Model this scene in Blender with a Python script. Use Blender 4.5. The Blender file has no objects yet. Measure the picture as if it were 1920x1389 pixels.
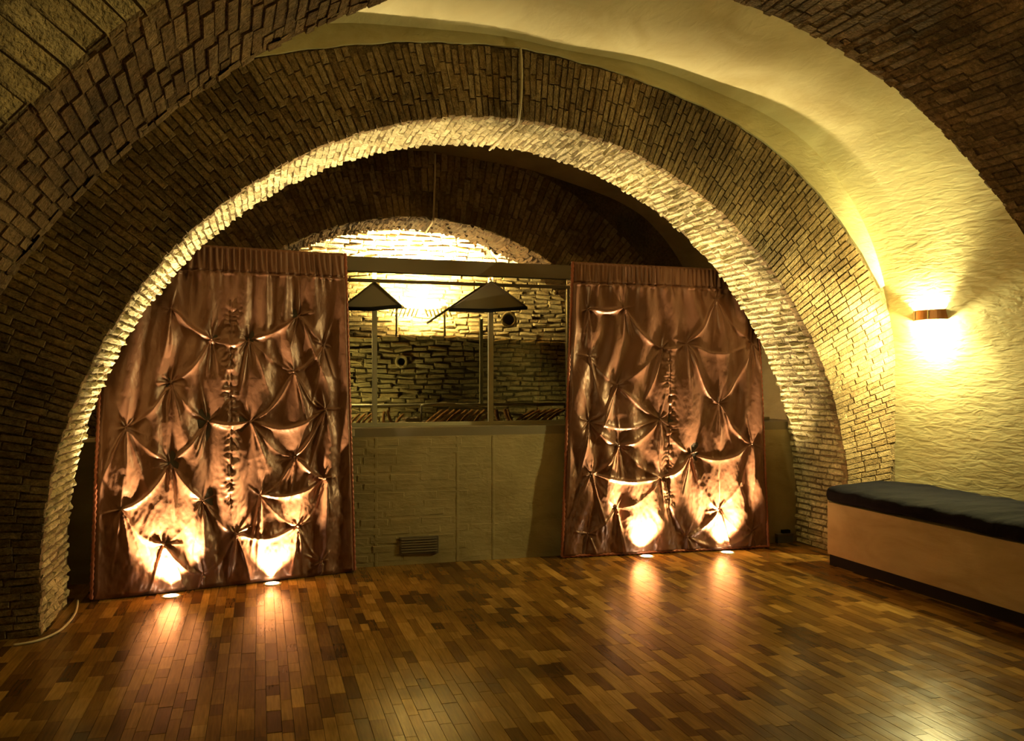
import bpy, bmesh, math, random
import numpy as np
from mathutils import Vector, Matrix
random.seed(7); RS = np.random.RandomState(7)
C = bpy.context.scene.collection
scene = bpy.context.scene
PI = math.pi

# ------------------------------------------------------------------ camera, world, exposure
YAW = math.radians(15.6); FPX = 1690.0; HOR = 710.0; CAMH = 1.5
cam_d = bpy.data.cameras.new('camera'); cam = bpy.data.objects.new('camera', cam_d); C.objects.link(cam)
cam.location = (0, 0, CAMH); cam.rotation_euler = (PI/2, 0, -YAW)
cam_d.sensor_fit = 'HORIZONTAL'; cam_d.sensor_width = 36; cam_d.lens = FPX/1920*36
cam_d.shift_y = (HOR-694.5)/1920; cam_d.clip_start = 0.05; cam_d.clip_end = 60
scene.camera = cam
w = bpy.data.worlds.new('world'); scene.world = w; w.use_nodes = True
w.node_tree.nodes['Background'].inputs[0].default_value = (0.02, 0.013, 0.006, 1)
w.node_tree.nodes['Background'].inputs[1].default_value = 0.15
vs = scene.view_settings
vs.view_transform = 'Standard'; vs.look = 'None'; vs.gamma = 1; vs.use_curve_mapping = False
vs.exposure = 0.0
WARM = (1.0, 0.87, 0.36)          # tungsten sconces
HALO = (1.0, 0.78, 0.42)          # floor halogens
DISP = (1.0, 0.80, 0.40)          # display lamps behind the far arch

def lamp(name, kind, loc, energy, color, parent=None, target=None, size=0.03, spot=60, blend=0.4):
    d = bpy.data.lights.new(name, kind); d.energy = energy; d.color = color
    if kind == 'AREA': d.shape = 'DISK'; d.size = size
    else: d.shadow_soft_size = size
    if kind == 'SPOT': d.spot_size = math.radians(spot); d.spot_blend = blend
    o = bpy.data.objects.new(name, d); C.objects.link(o)
    o.location = loc
    if target is not None:
        o.rotation_euler = (Vector(target)-Vector(loc)).to_track_quat('-Z', 'Y').to_euler()
    if parent is not None: o.parent = parent
    return o

P_SCONCE = 185.0      # visible sconce, watts per bulb
P_SCONCE2 = 1.6     # next sconce along the same wall, outside the picture
P_FRONT = 36.0       # sconce in the nearer bay
P_SIDE = 70.0      # added fill spot beside the visible sconce, across the arch
P_LEFT = 260.0       # added spotlight, out of view on the left wall, aimed across the arch
P_FLOOR = 640.0       # each floor halogen
P_BATTEN = 2000.0     # strip lamp behind the far arch
P_DISPLAY = 260.0     # added fill spots behind the glass and on the far wall

# ------------------------------------------------------------------ geometry of the vault bays
K = 0.12; X0 = 1.8                # the arches stand slightly askew to the room
def yp(y0, x): return y0 + K*(x-X0)
def ray(u, v):
    a = (u-960)/FPX; s, c = math.sin(YAW), math.cos(YAW)
    return (s+a*c, c-a*s, (HOR-v)/FPX)
def on_plane(u, v, y0, k=K, x0=X0):
    d = ray(u, v); t = (y0-k*x0)/(d[1]-k*d[0]); return Vector((d[0]*t, d[1]*t, CAMH+d[2]*t))
def proj(p):
    s, c = math.sin(YAW), math.cos(YAW)
    zd = p[0]*s+p[1]*c
    if zd < 0.2: return None
    return 960+FPX*(p[0]*c-p[1]*s)/zd, HOR-FPX*(p[2]-CAMH)/zd, zd
A1 = dict(y0=2.80, y1=3.72, cx=1.76, cz=0.24, r=3.03)
A2 = dict(y0=6.16, y1=6.96, cx=1.76, cz=0.35, r=2.99)
A3 = dict(y0=9.50, y1=10.35, cx=1.68, cz=0.34, r=2.87)
XR, XL = 5.26, -1.74

# ------------------------------------------------------------------ materials
def mat(name):
    m = bpy.data.materials.new(name); m.use_nodes = True
    nt = m.node_tree; b = nt.nodes['Principled BSDF']
    return m, nt, b
def N(nt, t, **kw):
    n = nt.nodes.new(t)
    for k_, v in kw.items():
        if k_.startswith('i_'): n.inputs[k_[2:].replace('_', ' ')].default_value = v
        else: setattr(n, k_, v)
    return n
def ramp(nt, stops):
    r = nt.nodes.new('ShaderNodeValToRGB'); e = r.color_ramp.elements
    while len(e) < len(stops): e.new(0.5)
    for el, (p, c) in zip(e, stops): el.position = p; el.color = (*c, 1)
    return r
def simple(name, col, rough=0.6, metal=0.0, emit=None, es=0, bump=None):
    m, nt, b = mat(name)
    b.inputs['Base Color'].default_value = (*col, 1); b.inputs['Roughness'].default_value = rough
    b.inputs['Metallic'].default_value = metal
    if emit: b.inputs['Emission Color'].default_value = (*emit, 1); b.inputs['Emission Strength'].default_value = es
    geo = N(nt, 'ShaderNodeNewGeometry')
    no = N(nt, 'ShaderNodeTexNoise'); no.inputs['Scale'].default_value = bump[0] if bump else 60
    nt.links.new(geo.outputs['Position'], no.inputs['Vector'])
    bp = N(nt, 'ShaderNodeBump'); bp.inputs['Strength'].default_value = bump[1] if bump else 0.05
    bp.inputs['Distance'].default_value = 0.01
    nt.links.new(no.outputs['Fac'], bp.inputs['Height']); nt.links.new(bp.outputs['Normal'], b.inputs['Normal'])
    return m
def brickmat(name, stops, rough=0.9, bump=0.8, stain=0.5, scale=28):
    m, nt, b = mat(name); L = nt.links.new
    geo = N(nt, 'ShaderNodeNewGeometry'); oi = N(nt, 'ShaderNodeObjectInfo')
    ad = N(nt, 'ShaderNodeMath', operation='ADD'); fr = N(nt, 'ShaderNodeMath', operation='FRACT')
    L(geo.outputs['Random Per Island'], ad.inputs[0]); L(oi.outputs['Random'], ad.inputs[1]); L(ad.outputs[0], fr.inputs[0])
    cr = ramp(nt, stops); L(fr.outputs[0], cr.inputs['Fac'])
    n1 = N(nt, 'ShaderNodeTexNoise'); n1.inputs['Scale'].default_value = 1.7; n1.inputs['Detail'].default_value = 6
    L(geo.outputs['Position'], n1.inputs['Vector'])
    r1 = ramp(nt, [(0.35, (1-stain,)*3), (0.62, (1.15,)*3)]); L(n1.outputs['Fac'], r1.inputs['Fac'])
    mx = N(nt, 'ShaderNodeMix', data_type='RGBA', blend_type='MULTIPLY'); mx.inputs['Factor'].default_value = 1
    L(cr.outputs['Color'], mx.inputs['A']); L(r1.outputs['Color'], mx.inputs['B'])
    n2 = N(nt, 'ShaderNodeTexNoise'); n2.inputs['Scale'].default_value = scale; n2.inputs['Detail'].default_value = 5
    n2.inputs['Roughness'].default_value = 0.65
    L(geo.outputs['Position'], n2.inputs['Vector'])
    r2 = ramp(nt, [(0.36, (0.62,)*3), (0.62, (1.12,)*3)]); L(n2.outputs['Fac'], r2.inputs['Fac'])
    m2 = N(nt, 'ShaderNodeMix', data_type='RGBA', blend_type='MULTIPLY'); m2.inputs['Factor'].default_value = 1
    L(mx.outputs['Result'], m2.inputs['A']); L(r2.outputs['Color'], m2.inputs['B'])
    L(m2.outputs['Result'], b.inputs['Base Color'])
    bp = N(nt, 'ShaderNodeBump'); bp.inputs['Strength'].default_value = bump; bp.inputs['Distance'].default_value = 0.012
    n5 = N(nt, 'ShaderNodeTexNoise'); n5.inputs['Scale'].default_value = 85; n5.inputs['Detail'].default_value = 3
    L(geo.outputs['Position'], n5.inputs['Vector'])
    bq = N(nt, 'ShaderNodeBump'); bq.inputs['Strength'].default_value = min(1.0, bump); bq.inputs['Distance'].default_value = 0.016
    L(n5.outputs['Fac'], bq.inputs['Height']); L(bq.outputs['Normal'], bp.inputs['Normal'])
    L(n2.outputs['Fac'], bp.inputs['Height']); L(bp.outputs['Normal'], b.inputs['Normal'])
    b.inputs['Roughness'].default_value = rough
    b.inputs['Specular IOR Level'].default_value = 0.2
    return m
M = {}
M['brick'] = brickmat('lit_soffit_brick', [(0, (0.42, 0.345, 0.17)), (0.35, (0.62, 0.53, 0.29)), (0.7, (0.72, 0.63, 0.36)), (1, (0.50, 0.41, 0.21))], stain=0.35)  # middle arch soffit, lightened: the light falling on it is put into the colour
M['brick_ring'] = brickmat('dark_brick', [(0, (0.22, 0.145, 0.065)), (0.4, (0.31, 0.215, 0.10)), (0.75, (0.38, 0.275, 0.14)), (1, (0.26, 0.17, 0.08))], stain=0.45)
M['brick_front'] = brickmat('brown_brick', [(0, (0.20, 0.128, 0.052)), (0.4, (0.29, 0.195, 0.082)), (0.8, (0.37, 0.26, 0.12)), (1, (0.24, 0.155, 0.065))], stain=0.5)
M['brick_shade'] = brickmat('shaded_brick', [(0, (0.10, 0.06, 0.028)), (0.5, (0.15, 0.095, 0.045)), (1, (0.12, 0.075, 0.034))], stain=0.4)  # farthest arch soffit, its shade put into the brick colour
M['brick_back'] = brickmat('pale_brick', [(0, (0.40, 0.30, 0.16)), (0.5, (0.55, 0.44, 0.26)), (1, (0.46, 0.33, 0.17))], stain=0.3)
M['mortar'] = brickmat('mortar', [(0, (0.17, 0.125, 0.065)), (1, (0.17, 0.125, 0.065))], bump=1.0, scale=40)
M['mortar_pale'] = brickmat('pale_mortar', [(0, (0.22, 0.165, 0.09)), (1, (0.22, 0.165, 0.09))], bump=1.0, scale=40)
M['mortar_mid'] = brickmat('tan_mortar', [(0, (0.23, 0.165, 0.08)), (1, (0.23, 0.165, 0.08))], bump=1.0, scale=40)
M['mortar_brown'] = brickmat('brown_mortar', [(0, (0.19, 0.125, 0.055)), (1, (0.19, 0.125, 0.055))], bump=1.0, scale=40)
M['tile_clay'] = brickmat('clay', [(0, (0.55, 0.26, 0.08)), (0.5, (0.68, 0.36, 0.12)), (1, (0.45, 0.20, 0.07))], stain=0.2)

def plaster(name, col, dark, bumpy=0.35):
    m, nt, b = mat(name); L = nt.links.new
    geo = N(nt, 'ShaderNodeNewGeometry')
    mp = N(nt, 'ShaderNodeMapping'); mp.inputs['Scale'].default_value = (1, 0.6, 1.6); L(geo.outputs['Position'], mp.inputs['Vector'])
    n1 = N(nt, 'ShaderNodeTexNoise'); n1.inputs['Scale'].default_value = 2.2; n1.inputs['Detail'].default_value = 8; n1.inputs['Roughness'].default_value = 0.55
    n1.inputs['Distortion'].default_value = 0.8
    L(mp.outputs[0], n1.inputs['Vector'])
    r1 = ramp(nt, [(0.33, dark), (0.62, col)]); L(n1.outputs['Fac'], r1.inputs['Fac']); L(r1.outputs['Color'], b.inputs['Base Color'])
    n2 = N(nt, 'ShaderNodeTexNoise'); n2.inputs['Scale'].default_value = 14; n2.inputs['Detail'].default_value = 7; n2.inputs['Distortion'].default_value = 0.6
    mp2 = N(nt, 'ShaderNodeMapping'); mp2.inputs['Scale'].default_value = (1, 0.5, 2.2); L(geo.outputs['Position'], mp2.inputs['Vector'])
    L(mp2.outputs[0], n2.inputs['Vector'])
    bp = N(nt, 'ShaderNodeBump'); bp.inputs['Strength'].default_value = bumpy; bp.inputs['Distance'].default_value = 0.02
    L(n2.outputs['Fac'], bp.inputs['Height']); L(bp.outputs['Normal'], b.inputs['Normal'])
    b.inputs['Roughness'].default_value = 0.85; b.inputs['Specular IOR Level'].default_value = 0.2
    return m
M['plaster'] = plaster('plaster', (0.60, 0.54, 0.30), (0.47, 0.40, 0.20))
M['plaster_dim'] = plaster('plaster_dim', (0.36, 0.28, 0.15), (0.27, 0.20, 0.10))  # darker plaster copy for the far bays, their shade put into its colour
M['plaster_bench'] = plaster('bench_plaster', (0.50, 0.38, 0.20), (0.36, 0.26, 0.12), 0.2)
M['parapet'] = plaster('painted_wall', (0.34, 0.27, 0.13), (0.24, 0.185, 0.08), 0.25)

def woodmat():
    m, nt, b = mat('parquet'); L = nt.links.new
    geo = N(nt, 'ShaderNodeNewGeometry'); oi = N(nt, 'ShaderNodeObjectInfo')
    ad = N(nt, 'ShaderNodeMath', operation='ADD'); fr = N(nt, 'ShaderNodeMath', operation='FRACT')
    L(geo.outputs['Random Per Island'], ad.inputs[0]); L(oi.outputs['Random'], ad.inputs[1]); L(ad.outputs[0], fr.inputs[0])
    cr = ramp(nt, [(0, (0.08, 0.035, 0.008)), (0.2, (0.15, 0.072, 0.014)), (0.5, (0.21, 0.108, 0.020)), (0.78, (0.28, 0.150, 0.030)), (0.93, (0.40, 0.23, 0.052)), (1, (0.11, 0.052, 0.013))])
    L(fr.outputs[0], cr.inputs['Fac'])
    mp = N(nt, 'ShaderNodeMapping'); mp.inputs['Scale'].default_value = (60, 4, 1); L(geo.outputs['Position'], mp.inputs['Vector'])
    n1 = N(nt, 'ShaderNodeTexNoise'); n1.inputs['Scale'].default_value = 1.5; n1.inputs['Detail'].default_value = 4; L(mp.outputs[0], n1.inputs['Vector'])
    r1 = ramp(nt, [(0.3, (0.72,)*3), (0.7, (1.15,)*3)]); L(n1.outputs['Fac'], r1.inputs['Fac'])
    mx = N(nt, 'ShaderNodeMix', data_type='RGBA', blend_type='MULTIPLY'); mx.inputs['Factor'].default_value = 1
    L(cr.outputs['Color'], mx.inputs['A']); L(r1.outputs['Color'], mx.inputs['B'])
    n3 = N(nt, 'ShaderNodeTexNoise'); n3.inputs['Scale'].default_value = 1.1; n3.inputs['Detail'].default_value = 3; L(geo.outputs['Position'], n3.inputs['Vector'])
    r3 = ramp(nt, [(0.36, (0.62, 0.60, 0.56)), (0.55, (1.05,)*3)]); L(n3.outputs['Fac'], r3.inputs['Fac'])
    m3 = N(nt, 'ShaderNodeMix', data_type='RGBA', blend_type='MULTIPLY'); m3.inputs['Factor'].default_value = 1
    L(mx.outputs['Result'], m3.inputs['A']); L(r3.outputs['Color'], m3.inputs['B'])
    L(m3.outputs['Result'], b.inputs['Base Color'])
    n4 = N(nt, 'ShaderNodeTexNoise'); n4.inputs['Scale'].default_value = 9; n4.inputs['Detail'].default_value = 3; L(geo.outputs['Position'], n4.inputs['Vector'])
    r4 = ramp(nt, [(0.3, (0.18,)*3), (0.7, (0.27,)*3)]); L(n4.outputs['Fac'], r4.inputs['Fac']); L(r4.outputs['Color'], b.inputs['Roughness']); b.inputs['Specular IOR Level'].default_value = 0.07
    bp = N(nt, 'ShaderNodeBump'); bp.inputs['Strength'].default_value = 0.25; bp.inputs['Distance'].default_value = 0.002
    L(n1.outputs['Fac'], bp.inputs['Height'])
    bp2 = N(nt, 'ShaderNodeBump'); bp2.inputs['Strength'].default_value = 0.12; bp2.inputs['Distance'].default_value = 0.002
    L(n4.outputs['Fac'], bp2.inputs['Height']); L(bp.outputs['Normal'], bp2.inputs['Normal']); L(bp2.outputs['Normal'], b.inputs['Normal'])
    return m
M['wood'] = woodmat()
M['wood_dark'] = simple('floor_bed', (0.035, 0.014, 0.005), 0.5)

def satin():
    m, nt, b = mat('copper_satin'); L = nt.links.new
    b.inputs['Base Color'].default_value = (0.165, 0.068, 0.034, 1)
    b.inputs['Metallic'].default_value = 0.30; b.inputs['Roughness'].default_value = 0.40; b.inputs['Coat Weight'].default_value = 0.08; b.inputs['Coat Roughness'].default_value = 0.25
    b.inputs['Sheen Weight'].default_value = 0.25; b.inputs['Sheen Roughness'].default_value = 0.4
    b.inputs['Sheen Tint'].default_value = (1, 0.6, 0.35, 1)
    geo = N(nt, 'ShaderNodeNewGeometry')
    n1 = N(nt, 'ShaderNodeTexNoise'); n1.inputs['Scale'].default_value = 26; n1.inputs['Detail'].default_value = 6
    n1.inputs['Distortion'].default_value = 1.2
    mp = N(nt, 'ShaderNodeMapping'); mp.inputs['Scale'].default_value = (1, 1, 0.6); L(geo.outputs['Position'], mp.inputs['Vector'])
    L(mp.outputs[0], n1.inputs['Vector'])
    bp = N(nt, 'ShaderNodeBump'); bp.inputs['Strength'].default_value = 0.35; bp.inputs['Distance'].default_value = 0.006
    L(n1.outputs['Fac'], bp.inputs['Height']); L(bp.outputs['Normal'], b.inputs['Normal'])
    return m
M['satin'] = satin()
M['piping'] = simple('maroon_cord', (0.33, 0.10, 0.05), 0.35, 0.3)
M['board'] = simple('board', (0.05, 0.035, 0.02), 0.8)
M['metal'] = simple('brushed_metal', (0.50, 0.46, 0.30), 0.42, 0.55)
M['metal_dark'] = simple('dark_paint_metal', (0.13, 0.10, 0.06), 0.55, 0.2)
M['beam'] = simple('painted_beam', (0.17, 0.135, 0.075), 0.6)
M['copper'] = simple('copper_plate', (0.42, 0.18, 0.07), 0.4, 0.7)
M['velvet'] = simple('navy_velvet', (0.0035, 0.0035, 0.0065), 0.9, bump=(14, 0.9))
M['velvet'].node_tree.nodes['Principled BSDF'].inputs['Specular IOR Level'].default_value = 0.08
M['velvet'].node_tree.nodes['Principled BSDF'].inputs['Sheen Weight'].default_value = 0.01
M['velvet'].node_tree.nodes['Principled BSDF'].inputs['Sheen Tint'].default_value = (0.55, 0.55, 0.8, 1)
M['black'] = simple('black_paint', (0.008, 0.007, 0.006), 0.8)
M['black'].node_tree.nodes['Principled BSDF'].inputs['Specular IOR Level'].default_value = 0.1
M['cable'] = simple('pale_cable', (0.55, 0.46, 0.28), 0.5)
M['bulb'] = simple('lit_bulb', (1, 1, 1), 0.4, emit=(1.0, 0.85, 0.5), es=25)
M['lens'] = simple('lit_lens', (1, 1, 1), 0.3, emit=(1.0, 0.88, 0.6), es=40)
M['tube'] = simple('lit_tube', (1, 1, 1), 0.3, emit=(1.0, 0.93, 0.7), es=25)
M['grey'] = simple('grey_plastic', (0.10, 0.10, 0.075), 0.5)
def glassmat():
    m = bpy.data.materials.new('tinted_glass'); m.use_nodes = True; nt = m.node_tree; nt.nodes.clear(); L = nt.links.new
    o = N(nt, 'ShaderNodeOutputMaterial'); t = N(nt, 'ShaderNodeBsdfTransparent'); g = N(nt, 'ShaderNodeBsdfGlossy')
    t.inputs[0].default_value = (0.42, 0.41, 0.33, 1); g.inputs['Roughness'].default_value = 0.02
    f = N(nt, 'ShaderNodeFresnel'); f.inputs['IOR'].default_value = 1.5
    mx = N(nt, 'ShaderNodeMixShader'); L(f.outputs[0], mx.inputs[0]); L(t.outputs[0], mx.inputs[1]); L(g.outputs[0], mx.inputs[2]); L(mx.outputs[0], o.inputs[0])
    return m
M['glass'] = glassmat()

# ------------------------------------------------------------------ object helpers
def mesh_obj(name, verts, faces, material, parent=None, smooth=False):
    me = bpy.data.meshes.new(name); me.from_pydata([tuple(v) for v in verts], [], faces); me.update()
    me.materials.append(material)
    if smooth: me.polygons.foreach_set('use_smooth', [True]*len(me.polygons))
    o = bpy.data.objects.new(name, me); C.objects.link(o)
    if parent is not None: o.parent = parent
    return o
def np_obj(name, V, F, material, parent=None, smooth=False):
    me = bpy.data.meshes.new(name)
    V = np.asarray(V, dtype=np.float32).reshape(-1, 3); F = np.asarray(F, dtype=np.int32)
    n = F.shape[1]
    me.vertices.add(len(V)); me.vertices.foreach_set('co', V.ravel())
    me.loops.add(F.size); me.loops.foreach_set('vertex_index', F.ravel())
    me.polygons.add(len(F)); me.polygons.foreach_set('loop_start', np.arange(0, F.size, n, dtype=np.int32))
    me.update(calc_edges=True); me.validate()
    me.materials.append(material)
    me.polygons.foreach_set('use_smooth', [bool(smooth)]*len(me.polygons))
    o = bpy.data.objects.new(name, me); C.objects.link(o)
    if parent is not None: o.parent = parent
    return o
def tag(o, label=None, cat=None, group=None, kind=None):
    if label: o['label'] = label
    if cat: o['category'] = cat
    if group: o['group'] = group
    if kind: o['kind'] = kind
    return o
def empty(name, loc=(0, 0, 0), rz=0):
    o = bpy.data.objects.new(name, None); C.objects.link(o); o.location = loc; o.rotation_euler = (0, 0, rz)
    o.empty_display_size = 0.1
    return o
def bm_obj(name, bm, material, parent=None, smooth=False):
    me = bpy.data.meshes.new(name); bm.normal_update(); bm.to_mesh(me); bm.free(); me.materials.append(material)
    if smooth: me.polygons.foreach_set('use_smooth', [True]*len(me.polygons))
    o = bpy.data.objects.new(name, me); C.objects.link(o)
    if parent is not None: o.parent = parent
    return o
def box_bm(lo, hi, bevel=0.0, bm=None):
    bm2 = bmesh.new()
    lo, hi = Vector(lo), Vector(hi)
    bmesh.ops.create_cube(bm2, size=1, matrix=Matrix.Translation((lo+hi)/2) @ Matrix.Diagonal((*(hi-lo), 1)))
    if bevel: bmesh.ops.bevel(bm2, geom=bm2.edges[:], offset=bevel, segments=2, affect='EDGES', profile=0.6)
    return bm2
def tube(name, pts, r, material, parent=None, seg=8, closed=False):
    pts = [Vector(p) for p in pts]; n = len(pts); V = []; F = []
    prev = None
    for i, p in enumerate(pts):
        a = pts[(i-1) % n] if closed or i > 0 else p; b = pts[(i+1) % n] if closed or i < n-1 else p
        t = (b-a).normalized()
        ref = prev if prev is not None else (Vector((0, 0, 1)) if abs(t.z) < 0.9 else Vector((1, 0, 0)))
        nn = (ref-t*ref.dot(t)).normalized(); prev = nn; bb = t.cross(nn)
        rr = r[i] if isinstance(r, (list, tuple)) else r
        for j in range(seg):
            an = 2*PI*j/seg; V.append(p+(nn*math.cos(an)+bb*math.sin(an))*rr)
    m = n if closed else n-1
    for i in range(m):
        for j in range(seg):
            F.append((i*seg+j, i*seg+(j+1) % seg, ((i+1) % n)*seg+(j+1) % seg, ((i+1) % n)*seg+j))
    if not closed:
        F.append(tuple(range(seg))[::-1]); F.append(tuple((n-1)*seg+j for j in range(seg)))
    return mesh_obj(name, V, F, material, parent, True)
def catmull(P, n):
    out = []
    for i in range(len(P)-1):
        p0 = P[max(i-1, 0)]; p1 = P[i]; p2 = P[i+1]; p3 = P[min(i+2, len(P)-1)]
        for j in range(n):
            t = j/n
            out.append(tuple(0.5*((2*b)+(-a+c)*t+(2*a-5*b+4*c-d)*t*t+(-a+3*b-3*c+d)*t**3) for a, b, c, d in zip(p0, p1, p2, p3)))
    out.append(tuple(P[-1])); return out

# ------------------------------------------------------------------ brick laying
def variant(rs, chamfer=0.16, jit=0.05, rise=0.0):
    """a worn brick, unit size, outer face at +z; no back"""
    V = []
    for (z, s) in ((-1.0, 1.0), (0.62, 1.0), (1.0, 1.0-chamfer)):
        for (x, y) in ((-1, -1), (1, -1), (1, 1), (-1, 1)):
            sx = s if z > 0.9 else 1.0
            V.append([0.5*x*(1-(1-sx)*0.35)+rs.uniform(-jit, jit)*0.35, 0.5*y*sx+rs.uniform(-jit, jit), 0.5*z+(rs.uniform(-jit, jit) if z > 0 else 0)])
    V.append([rs.uniform(-.2, .2), rs.uniform(-.1, .1), 0.5+rise+rs.uniform(-jit, jit)*1.6])
    F = []
    for k in (0, 4):
        for j in range(4): F.append((k+j, k+(j+1) % 4, k+4+(j+1) % 4, k+4+j))
    tri = [(8+j, 8+(j+1) % 4, 12) for j in range(4)]
    return np.array(V, dtype=np.float64), F, tri
VARS = [variant(RS) for _ in range(10)]
VARS_FLAT = [variant(RS, 0.12, 0.018) for _ in range(10)]
VARS_ROUGH = [variant(RS, 0.42, 0.10, 0.06) for _ in range(10)]
def var_mesh(name, var, material):
    V, F, T = var
    me = bpy.data.meshes.new(name); me.from_pydata(V.tolist(), [], F+T); me.update(); me.materials.append(material); return me
def lay(name, items, material, parent, limit=300, variants=None, stuff_name=None):
    """items: (pos, e1, e2, e3) numpy, half-open full size axes. Largest in view as objects, the rest joined."""
    variants = variants or VARS
    sc = []
    camp = np.array([0, 0, CAMH])
    for i, (p, a, b, c) in enumerate(items):
        q = proj(p)
        if q is None: sc.append((0, i)); continue
        d = p-camp; dist = np.linalg.norm(d); n = c/np.linalg.norm(c)
        face = max(0.0, -float(d@n)/dist)
        inside = -15 < q[0] < 1935 and -15 < q[1] < 1404
        sc.append((np.linalg.norm(a)*np.linalg.norm(b)*(face+0.02)/dist**2 if inside else 0, i))
    sc.sort(reverse=True)
    pick = set(i for s, i in sc[:limit] if s > 0)
    meshes = [var_mesh(name, v, material) for v in variants]
    VV = []; QQ = []; TT = []; off = 0
    for i, (p, a, b, c) in enumerate(items):
        k = RS.randint(len(variants))
        if i in pick:
            o = bpy.data.objects.new(name, meshes[k]); C.objects.link(o)
            mm = Matrix(((a[0], b[0], c[0], p[0]), (a[1], b[1], c[1], p[1]), (a[2], b[2], c[2], p[2]), (0, 0, 0, 1)))
            o.parent = parent; o.matrix_local = mm
        else:
            V, F, T = variants[k]
            VV.append(V[:, :1]*a+V[:, 1:2]*b+V[:, 2:3]*c+p)
            QQ.append(np.array(F)+off); TT.append(np.array(T)+off); off += len(V)
    if VV:
        V = np.concatenate(VV); Q = np.concatenate(QQ); T = np.concatenate(TT)
        Q2 = np.concatenate([Q[:, [0, 1, 2]], Q[:, [0, 2, 3]], T])
        o = np_obj(stuff_name or (name+'work'), V, Q2, material, parent); o['kind'] = 'stuff'
def arr(*v): return np.array(v, dtype=np.float64)
def arch_pt(A, a, rr, y0=None):
    """a: arc length at radius A.r measured from left foot; returns x,z, radial outward (nx,nz), tangent, scale"""
    r = A['r']; leg = A['cz']
    if a < leg: return A['cx']-rr, a, (-1, 0), (0, 1), 1.0
    if a > leg+PI*r: return A['cx']+rr, leg-(a-leg-PI*r), (1, 0), (0, -1), 1.0
    th = PI-(a-leg)/r; cs, sn = math.cos(th), math.sin(th)
    return A['cx']+rr*cs, A['cz']+rr*sn, (cs, sn), (sn, -cs), rr/r
def arch_len(A): return 2*A['cz']+PI*A['r']
def soffit_items(A, pitch=0.058, length=0.245, rough=0.012):
    out = []; n = int(arch_len(A)/pitch); pitch = arch_len(A)/n
    depth = A['y1']-A['y0']
    for i in range(n):
        a = (i+0.5)*pitch; y = RS.uniform(-0.5, 0)*length
        while y < depth:
            l = length*RS.choice([0.5, 0.8, 1, 1, 1.1]); e = min(y+l, depth+RS.uniform(-0.02, 0.012)); s = max(y, RS.uniform(0.008, 0.02))
            y += l
            if e-s < 0.05: continue
            x, z, nr, tg, k = arch_pt(A, a, A['r'])
            pro = RS.uniform(-rough, rough)
            th = pitch*RS.uniform(0.80, 0.95); dp = 0.09
            p = arr(x, yp(A['y0'], x)+(s+e)/2, z)+arr(nr[0], 0, nr[1])*(dp/2-pro)
            e1 = arr(0, 1, 0)*(e-s-0.006); e2 = arr(tg[0], K*tg[0], tg[1]); tl = RS.uniform(-0.03, 0.03)
            e1 = e1+e2*tl*(e-s)*0.4
            e3 = -arr(nr[0], 0, nr[1])*dp
            if np.dot(np.cross(e1, e2), e3) < 0: e2 = -e2
            out.append((p, e1, e2*th, e3))
    return out
def ring_items(A, rout, face_y, sgn=-1, pitch=0.058, brick=0.255, rough=0.010, xlim=(XL, XR), inner=None):
    out = []; n = int(arch_len(A)/pitch); pitch = arch_len(A)/n
    for i in range(n):
        a = (i+0.5)*pitch
        x_, z_, nr, tg, _ = arch_pt(A, a, A['r'])
        R1 = rout(nr) if callable(rout) else rout
        R = A['r']+RS.uniform(-0.008, 0.008)
        stag = RS.uniform(0.6, 1.2)
        while R < R1-0.03:
            l = min(brick*stag, R1-R); stag = RS.uniform(0.85, 1.15)
            x, z, nr, tg, k = arch_pt(A, a, R+l/2)
            if l > 0.05 and xlim[0] < x < xlim[1] and z > 0:
                pro = RS.uniform(-rough, rough); dp = 0.08
                p = arr(x, yp(face_y, x)-sgn*(dp/2)+sgn*pro, z)
                e1 = arr(nr[0], K*nr[0], nr[1])*(l-0.004)
                e2 = arr(tg[0], K*tg[0], tg[1])*pitch*k*RS.uniform(0.80, 0.97)
                e2 = e2+arr(nr[0], 0, nr[1])*0.0; e1 = e1+arr(tg[0], 0, tg[1])*l*RS.uniform(-0.025, 0.025)
                e3 = arr(0, sgn, 0)*dp
                if np.dot(np.cross(e1, e2), e3) < 0: e2 = -e2
                out.append((p, e1, e2, e3))
            R += l
    return out
def arch_solid(name, A, material, inset=0.011, xout=0.35, ztop=4.35, label=''):
    """mortar core of an arch: opening cut in a wall slab"""
    n = 96; r = A['r']+inset
    inn = [(A['cx']-r, 0.0)]+[(A['cx']+r*math.cos(PI-PI*i/n), A['cz']+r*math.sin(PI-PI*i/n)) for i in range(n+1)]+[(A['cx']+r, 0.0)]
    xl, xr = XL-xout, XR+xout
    out = [(xl, 0.0)]
    for i in range(n+1):
        th = PI-PI*i/n; c, s = math.cos(th), math.sin(th)
        # ray from centre to the rectangle
        t = min(((xr if c > 0 else xl)-A['cx'])/c if abs(c) > 1e-6 else 1e9, (ztop-A['cz'])/s if s > 1e-6 else 1e9)
        out.append((A['cx']+c*t, A['cz']+s*t))
    out.append((xr, 0.0))
    m = len(inn); V = []; F = []
    for yy in (A['y0']+inset, A['y1']-inset):
        for (x, z) in inn: V.append((x, yp(yy, x), z))
        for (x, z) in out: V.append((x, yp(yy, x), z))
    B = 2*m
    for i in range(m-1):
        F.append((i, i+1, m+i+1, m+i))                      # front
        F.append((B+i+1, B+i, B+m+i, B+m+i+1))              # back
        F.append((i+1, i, B+i, B+i+1))                      # soffit
        F.append((m+i, m+i+1, B+m+i+1, B+m+i))
    F.append((0, m, B+m, B)); F.append((m-1, B+m-1, B+2*m-1, 2*m-1))
    o = mesh_obj(name, V, F, material)
    return tag(o, label, 'arch', kind='structure')

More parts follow.
